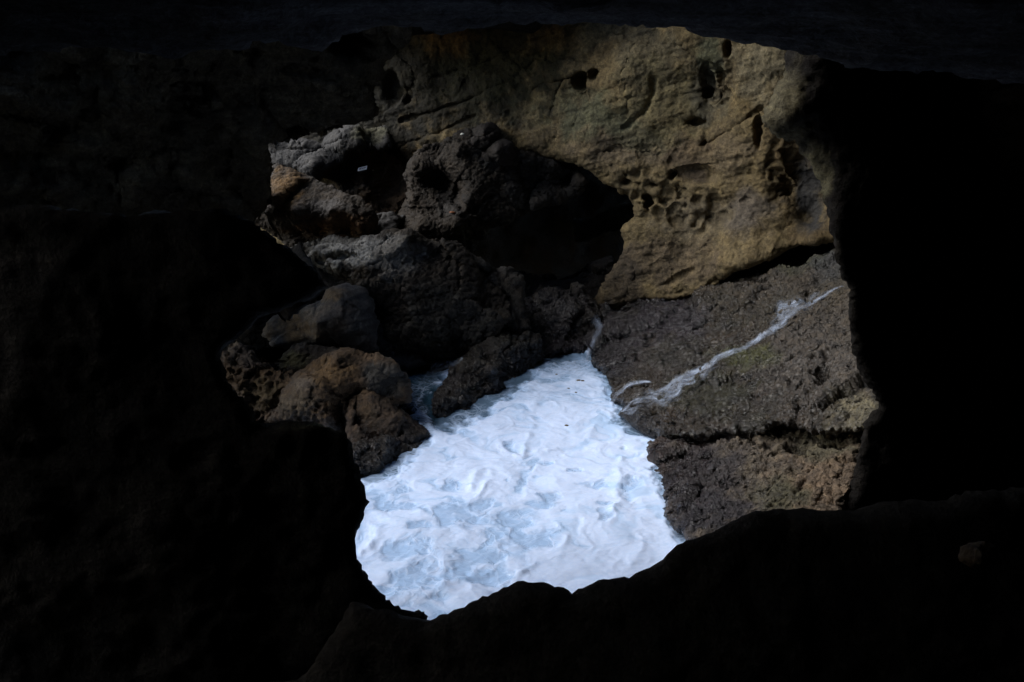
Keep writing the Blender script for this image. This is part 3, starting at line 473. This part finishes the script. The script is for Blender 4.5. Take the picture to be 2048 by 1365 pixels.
RIDGES = [([(845, 1023), (900, 1016), (940, 1010), (968, 988), (985, 958), (975, 938), (958, 950), (945, 965), (942, 985)], .09), ([(1000, 880), (1008, 902), (1042, 918), (1052, 888), (1066, 850)], .09), ([(1245, 915), (1236, 955), (1230, 985), (1240, 1000), (1228, 1020)], .09),
          ([(722, 1000), (760, 992), (850, 985), (900, 970)], .06), ([(725, 1105), (745, 1080), (750, 1055)], .10), ([(790, 1145), (830, 1125), (880, 1118), (885, 1150), (895, 1180)], .05), ([(840, 1195), (900, 1165), (990, 1140), (1050, 1150)], .07), ([(1050, 1150), (1075, 1135), (1110, 1130)], .06),
          ([(1270, 960), (1265, 985), (1290, 1010)], .06), ([(1030, 830), (1100, 800), (1150, 850), (1200, 830)], .05), ([(870, 900), (930, 880), (1000, 860)], .05), ([(1270, 1120), (1285, 1095), (1280, 1070)], .06), ([(800, 1080), (850, 1065), (950, 1060), (1030, 1065)], .04), ([(1100, 900), (1180, 880), (1190, 850)], .06), ([(1120, 1120), (1130, 1070), (1110, 1040)], .05)]
PATCH = [(919, 1031, 55, 22), (972, 1013, 26, 12), (1102, 996, 24, 10), (1190, 971, 36, 9), (1250, 896, 7, 4), (1053, 1077, 48, 24), (835, 1052, 20, 8), (796, 1098, 32, 24), (845, 1098, 26, 14), (961, 1122, 66, 22), (831, 1160, 62, 32), (990, 1158, 42, 12), (1214, 1031, 18, 12), (1264, 971, 24, 12),
         (1030, 1040, 36, 14), (803, 1012, 60, 9), (1215, 1005, 16, 5), (905, 970, 24, 10), (1020, 890, 16, 14), (1095, 925, 20, 5), (1150, 940, 24, 4), (1080, 1010, 30, 6), (930, 1150, 40, 14)]
SHORE = [[(860, 808), (930, 718), (1040, 664), (1086, 708), (1062, 745), (1010, 790), (965, 818), (905, 852), (872, 840)], [(1040, 605), (1190, 600), (1200, 690), (1165, 700), (1085, 712)], [(680, 975), (722, 964), (790, 940), (836, 892), (760, 850), (640, 900)],
         [(690, 890), (722, 770), (790, 812), (856, 880), (820, 895)], [(1236, 830), (1252, 808), (1316, 838), (1314, 878), (1292, 870), (1262, 850)], [(1190, 600), (1185, 705), (1205, 738), (1224, 775), (1236, 806), (1332, 866), (1500, 800)], [(1332, 872), (1314, 925), (1324, 962), (1347, 1012), (1368, 1066), (1500, 1000)]]
def water():
    x0, x1, y0, y1, st = -4.2, 4.4, 11.0, 23.5, 0.024
    nu, nv = int((x1 - x0) / st), int((y1 - y0) / st); X, Y = np.meshgrid(np.linspace(x0, x1, nu), np.linspace(y0, y1, nv))
    P = np.stack([X.ravel(), Y.ravel(), np.zeros(nu * nv)], 1); px = to_px(P)
    w = np.stack([fbm(P, 1.1, 3, 301), fbm(P, 1.1, 3, 302)], 1)
    w2 = np.stack([fbm(P, 2.6, 4, 311), fbm(P, 2.6, 4, 312)], 1)
    wp = P.copy(); wp[:, :2] += 0.5 * w
    z = 0.09 * fbm(P, 0.7, 3, 303) + 0.03 * fbm(wp, 1.5, 3, 304) + 0.003 * fbm(wp, 4.5, 3, 305, ridged=True)
    R2 = P[:, :2] + 0.16 * w + 0.06 * w2
    q1 = np.stack([fbm(P, 0.9, 3, 330), fbm(P, 0.9, 3, 331), np.zeros(len(P))], 1); P1 = P * np.array([1.0, 1.25, 1]) + 0.9 * q1
    q2 = np.stack([fbm(P1, 1.5, 3, 332), fbm(P1, 1.5, 3, 333), np.zeros(len(P))], 1); P2 = P1 + 0.75 * q2
    f0 = fbm(P2, 1.3, 5, 334, 0.55); swirl = sstep(0.02, 0.30, f0) * (0.55 + 0.45 * sstep(-0.2, 0.3, fbm(P, 0.8, 2, 340)))
    lines = 1 - np.abs(fbm(P2, 2.2, 4, 335, 0.5)) / 0.06
    z += -0.035 * f0 + 0.005 * np.clip(lines, 0, 1); swirl = np.clip(swirl - 0.35 * np.clip(lines, 0, 1), 0, 1)
    brk, brk2 = fbm(P, 2.2, 3, 320), fbm(P, 1.4, 2, 321)
    for pts, hh in RIDGES:
        L = [at_z(*t)[:2] for t in pts]; dd = np.full(len(P), 9.0)
        for a, b in zip(L[:-1], L[1:]): dd = np.minimum(dd, seg_dist(R2, np.array(a), np.array(b))[0])
        z += 0.5 * hh * np.clip(0.55 + 1.1 * brk, 0, 1.3) * np.exp(-np.abs(dd / (0.07 + 0.05 * np.clip(brk2, -0.6, 1))) ** 1.6)
    cover = 0.94 - 0.20 * (1 - sstep(1060, 1180, px[:, 0] + 60 * w[:, 0])) * sstep(970, 1010, px[:, 1] + 30 * w[:, 1])
    for (cx, cy, rx, ry) in PATCH:
        rr = np.sqrt(((px[:, 0] - cx) / rx + 1.5 * w2[:, 0] + 0.6 * w[:, 0]) ** 2 + ((px[:, 1] - cy) / ry + 1.5 * w2[:, 1]) ** 2)
        cover -= 0.7 * (1 - sstep(0.3, 1.5, rr)); z -= 0.02 * (1 - sstep(0.55, 1.15, rr))
    cover -= 0.5 * sstep(0.10, 0.36, f0) * (0.4 + 0.6 * (1 - sstep(1050, 1200, px[:, 0])))       # swirling gaps
    cover = np.clip(cover, 0.12, 1)
    yy = px[:, 1] + 40 * w[:, 0] + 25 * w2[:, 1]
    cover -= 0.30 * (1 - sstep(780, 880, yy)) + 0.45 * (1 - sstep(705, 770, yy))      # thin foam, then dark water at the head of the pool
    deep = 0.25 * (1 - sstep(730, 830, yy)) + 0.75 * (1 - sstep(690, 745, yy))
    lf = (1 - sstep(865, 915, px[:, 0] + 14 * w2[:, 0])) * (1 - sstep(835, 885, px[:, 1] + 20 * w2[:, 1])); cover -= 0.5 * lf; deep = np.maximum(deep, lf)
    ed = np.full(len(P), 99.0)
    for pl in SHORE: ed = np.minimum(ed, -poly_sdf(px, np.array(pl, float))[0])
    rag = ed + 26 * w2[:, 0] + 16 * fbm(P, 6, 4, 350, 0.6); k = 1 - sstep(0, 20, rag); cover -= 0.55 * k; deep = np.maximum(deep, 0.8 * (1 - sstep(-4, 8, rag)))
    swirl = np.clip(swirl + 0.4 * (1 - sstep(0, 30, rag)), 0, 1); z -= 0.05 * k
    P[:, 2] = z
    return link_mesh("water", P, grid_faces(nu, nv), M_water, origin=np.array([0, 15, 0.0]), attrs={"cover": (np.clip(cover, 0, 1), 'FLOAT'), "deep": (np.clip(deep, 0, 1), 'FLOAT'), "swirl": (swirl, 'FLOAT')})
tag(water(), "pool of churning white sea foam with pale blue gaps", "water", kind="structure")

def stream_mat():
    t = NT("running_water"); uv = t.n("ShaderNodeAttribute", attribute_name="flow"); a = t.n("ShaderNodeAttribute", attribute_name="edge").outputs["Fac"]
    n = t.noise(t.scale(uv.outputs["Vector"], (9, 1.5, 1)), 1.3, 5, 0.65, 0.5); n2 = t.noise(t.scale(uv.outputs["Vector"], (22, 5, 1)), 1.0, 4, 0.6)
    f = t.math('ADD', t.math('MULTIPLY', n, 0.65), t.math('MULTIPLY', n2, 0.35))
    al = t.math('MULTIPLY', t.rng(t.math('ADD', f, t.math('MULTIPLY', a, 0.3)), 0.6, 0.92, 0, 1), t.rng(a, 0.0, 0.9, 0, 0.6))
    al = t.math('MULTIPLY', al, t.rng(t.noise(t.scale(uv.outputs["Vector"], (3.0, 2.2, 1)), 1.0, 4, 0.65), 0.38, 0.58, 0.25, 1.0))
    p = t.n("ShaderNodeBsdfPrincipled"); p.inputs["Base Color"].default_value = (0.56, 0.66, 0.84, 1); p.inputs["Roughness"].default_value = 0.35
    tr = t.n("ShaderNodeBsdfTransparent"); m = t.n("ShaderNodeMixShader"); t.l(al, m.inputs[0]); t.l(tr.outputs[0], m.inputs[1]); t.l(p.outputs[0], m.inputs[2])
    b = t.n("ShaderNodeBump"); b.inputs["Strength"].default_value = 0.5; b.inputs["Distance"].default_value = 0.03; t.l(f, b.inputs["Height"]); t.l(b.outputs[0], p.inputs["Normal"])
    o = t.n("ShaderNodeOutputMaterial"); t.l(m.outputs[0], o.inputs[0]); return t.m
M_stream = stream_mat()
def cast_all():
    bpy.context.view_layer.update(); dg = bpy.context.evaluated_depsgraph_get()
    return lambda px, py: SC.ray_cast(dg, Vector(O), Vector(ray(px, py)).normalized())
CAST = cast_all()
def stream(name, label, cat, pts, strength=1.0, nw=15, step=4.0, lift=0.03, seed=0):
    """running water lying on the rock: pts = (px, py, half width px, alpha); each point is laid on the rock under it"""
    pts = np.array(pts, float); seg = np.concatenate([[0], np.cumsum(np.linalg.norm(np.diff(pts[:, :2], axis=0), axis=1))])
    n = int(seg[-1] / step) + 2; s = np.linspace(0, seg[-1], n); Q = np.stack([np.interp(s, seg, pts[:, k]) for k in range(4)], 1)
    for _ in range(2): Q[1:-1] = 0.25 * Q[:-2] + 0.5 * Q[1:-1] + 0.25 * Q[2:]
    T = np.gradient(Q[:, :2], axis=0); T /= np.linalg.norm(T, axis=1, keepdims=True); Nn = np.stack([-T[:, 1], T[:, 0]], 1)
    V, E, FL = [], [], []; last = None
    for i in range(n):
        row = []
        for j in range(nw):
            t = j / (nw - 1) * 2 - 1; wob = 0.25 * math.sin(s[i] * 0.07 + seed) + 0.12 * math.sin(s[i] * 0.19 + 2 * seed)
            q = Q[i, :2] + Nn[i] * Q[i, 2] * (t + wob)
            ok, loc, nor, *_ = CAST(q[0], q[1]); loc = np.array(loc) if ok else at_z(q[0], q[1], 0.1)
            row.append(loc); E.append(max(0.0, 1 - abs(t) ** 2) * Q[i, 3] * strength); FL.append((t * Q[i, 2] * 0.01 + seed, s[i] * 0.01, 0, 1))
        V += row
    V = np.array(V).reshape(n, nw, 3)
    D = np.linalg.norm(V - O, axis=2)
    for _ in range(4):                                          # settle the sheet over the small bumps
        Dm = D.copy(); Dm[1:-1] = (D[:-2] + D[1:-1] + D[2:]) / 3; Dm[:, 1:-1] = (Dm[:, :-2] + Dm[:, 1:-1] + Dm[:, 2:]) / 3; D = np.minimum(D, Dm) * 0.5 + Dm * 0.5
    dirv = V - O; dirv /= np.linalg.norm(dirv, axis=2, keepdims=True); V = O + dirv * D[..., None] + np.array([0, -0.4, 0.9]) * lift
    V = V.reshape(-1, 3)
    o = link_mesh(name, V, grid_faces(nw, n), M_stream, attrs={"edge": (E, 'FLOAT'), "flow": (np.array(FL), 'FLOAT_COLOR')})
    return tag(o, label, cat)
STREAMS = [
 ("stream", "long white trickle running down the sloping ledge into the foam", "stream", [(1700, 572, 2, .5), (1675, 578, 3, 1), (1640, 597, 6, .9), (1605, 618, 8, .7), (1570, 640, 9, .9), (1545, 662, 10, 1.1), (1515, 682, 8, 1.15), (1475, 702, 7, 1.2), (1430, 722, 8, 1.1), (1385, 748, 9, .95), (1340, 772, 10, .75), (1300, 797, 9, .55), (1262, 812, 5, .45)], 1.0),
 ("stream", "thin broken sheet of water fanning beside the long trickle", "stream", [(1660, 588, 6, .3), (1620, 600, 18, .8), (1590, 612, 24, .9), (1565, 632, 24, .95), (1548, 655, 16, .8), (1530, 675, 7, .3)], 0.9),
 ("stream", "faint strands of water spreading over the foot of the ledge", "stream", [(1440, 728, 8, .4), (1390, 756, 18, .8), (1350, 782, 26, .85), (1310, 800, 28, .8), (1270, 815, 22, .7), (1245, 822, 14, .6)], 1.0),
 ("cascade", "short white cascade dropping between wet rocks at the head of the pool", "cascade", [(1188, 634, 16, .8), (1194, 650, 12, .9), (1194, 668, 9, .8), (1186, 690, 7, .9), (1178, 712, 8, .8), (1170, 735, 14, .6)], 1.0),
 ("cascade", "thin sheet of water spilling left of the long wet rock", "cascade", [(925, 718, 5, .9), (900, 730, 10, .95), (872, 742, 16, .7), (850, 762, 16, .55), (840, 790, 18, .5), (845, 815, 24, .5), (862, 840, 32, .45), (890, 865, 40, .4)], 0.95),
 ("cascade", "pale wash creeping along the left cascade from the brown rock", "cascade", [(768, 792, 3, .3), (800, 805, 8, .5), (830, 825, 14, .5), (860, 850, 18, .5)], 0.9),
 ("stream", "patch of white wash lying at the foot of the ledge", "stream", [(1302, 766, 3, .9), (1275, 768, 6, 1), (1250, 775, 6, 1), (1232, 790, 8, .9), (1222, 805, 8, .8)], 1.0),
 ("stream", "thin white thread of water curling round the small tip rock", "stream", [(1300, 800, 2, .7), (1275, 800, 3, .9), (1258, 808, 4, 1), (1245, 826, 5, 1), (1236, 834, 6, .9)], 1.0),
]
_made = [stream(*a, seed=k) for k, a in enumerate(STREAMS)]

# ------------------------------------------------------------------ small things
def plain(name, col, rough=0.6):
    t = NT(name); g = t.n("ShaderNodeNewGeometry"); f = t.noise(g.outputs["Position"], 40, 3)
    p = t.n("ShaderNodeBsdfPrincipled"); t.l(t.mix(f, tuple(c * 0.8 for c in col), col), p.inputs["Base Color"]); p.inputs["Roughness"].default_value = rough
    o = t.n("ShaderNodeOutputMaterial"); t.l(p.outputs[0], o.inputs[0]); return t.m
def lay(px, py, back=0.0):
    ok, loc, nor, *_ = CAST(px, py); d = ray(px, py); d /= np.linalg.norm(d); return np.array(loc) - d * back
def slab(name, corners, thick, mat, parent=None, origin=None):
    c = np.array(corners); n = np.cross(c[1] - c[0], c[3] - c[0]); n /= np.linalg.norm(n)
    if np.dot(n, O - c[0]) < 0: n = -n
    v = np.vstack([c, c + n * thick]); f = [[3, 2, 1, 0], [4, 5, 6, 7], [0, 1, 5, 4], [1, 2, 6, 5], [2, 3, 7, 6], [3, 0, 4, 7]]
    return link_mesh(name, v, f, mat, parent=parent, smooth=False, origin=origin), n
M_white, M_ink = plain("white_board", (0.85, 0.86, 0.9)), plain("dark_ink", (0.03, 0.03, 0.035))
py_ = lay(725, 338, 0.12)[1] - 0.1
cr = [at_y(715.5, 343, py_), at_y(733.5, 339, py_), at_y(735, 331.5, py_), at_y(716.5, 336, py_)]
root = bpy.data.objects.new("plaque", None); C.objects.link(root); root.location = Vector(np.mean(cr, 0))
tag(root, "tiny white plaque with dark lettering tilted against the dim rock", "plaque")
bpy.context.view_layer.update()
_, nn = slab("board", cr, 0.02, M_white, root)
c0, ex, ey = cr[3] + nn * 0.022, (cr[2] - cr[3]), (cr[0] - cr[3])
lv, lf = [], []
for k, (a, b, s, e) in enumerate([(.14, .2, .25, .55), (.24, .30, .2, .6), (.34, .36, .2, .6), (.36, .44, .22, .32), (.48, .50, .2, .6), (.50, .57, .45, .58), (.62, .64, .2, .6), (.64, .70, .2, .3), (.74, .76, .2, .6), (.76, .83, .3, .42)]):
    j = len(lv); q = [c0 + ex * a + ey * s, c0 + ex * b + ey * s, c0 + ex * b + ey * e, c0 + ex * a + ey * e]
    lv += q + [x + nn * 0.004 for x in q]; lf += [[j + x for x in F] for F in ([3, 2, 1, 0], [4, 5, 6, 7], [0, 1, 5, 4], [1, 2, 6, 5], [2, 3, 7, 6], [3, 0, 4, 7])]
link_mesh("lettering", np.array(lv), lf, M_ink, parent=root, smooth=False)

def pebble(name, label, cat, px, py, r, mat, flat=0.7, group=None, seed=0, lift=0.3):
    c = lay(px, py, r * lift); th, ph = np.meshgrid(np.linspace(0, 2 * math.pi, 17)[:-1], np.linspace(0, math.pi, 10))
    D = np.stack([np.sin(ph) * np.cos(th), np.sin(ph) * np.sin(th), np.cos(ph)], 2).reshape(-1, 3)
    v = c + D * np.array([1.25, 0.9, flat]) * r * (1 + 0.35 * fbm(D + seed * 5.1, 1.3, 2, seed + 400))[:, None]
    i = np.arange(160).reshape(10, 16); j = np.roll(i, -1, 1); F = np.stack([i[:-1].ravel(), i[1:].ravel(), j[1:].ravel(), j[:-1].ravel()], 1)
    return tag(link_mesh(name, v, F, mat), label, cat, group)
M_or, M_weed, M_sh = plain("orange_scrap", (0.16, 0.05, 0.01)), plain("dead_weed", (0.10, 0.07, 0.03)), plain("pale_pebble", (0.55, 0.55, 0.5))
pebble("orange_scrap", "small orange scrap lying in a hollow of the craggy boulder", "scrap", 905, 425, 0.055, M_or, 0.35, seed=1)
pebble("pebble", "tiny pale pebble just right of the white plaque", "pebble", 746, 341, 0.022, M_sh, seed=2)
pebble("pebble", "tiny pale pebble high on the craggy boulder", "pebble", 925, 269, 0.04, M_sh, seed=3)
for k, (x, y, r, lb) in enumerate([(1157, 761, .035, "left of two brown weed scraps floating side by side in upper pool"), (1165, 762, .03, "right of two brown weed scraps floating side by side in upper pool"),
        (1137, 777, .022, "tiny dark weed scrap nearest below the brown pair in upper pool"), (1152, 785, .022, "tiny dark weed scrap second below the brown pair in upper pool"), (1113, 749, .022, "tiny dark scrap of weed left of the brown pair"), (1133, 851, .03, "lone dark scrap of weed on the pale swirl in the upper pool")]):
    pebble("weed_scrap", lb, "weed scrap", x, y, r, M_weed, 0.5, group="scraps of weed floating on the foam", seed=10 + k)
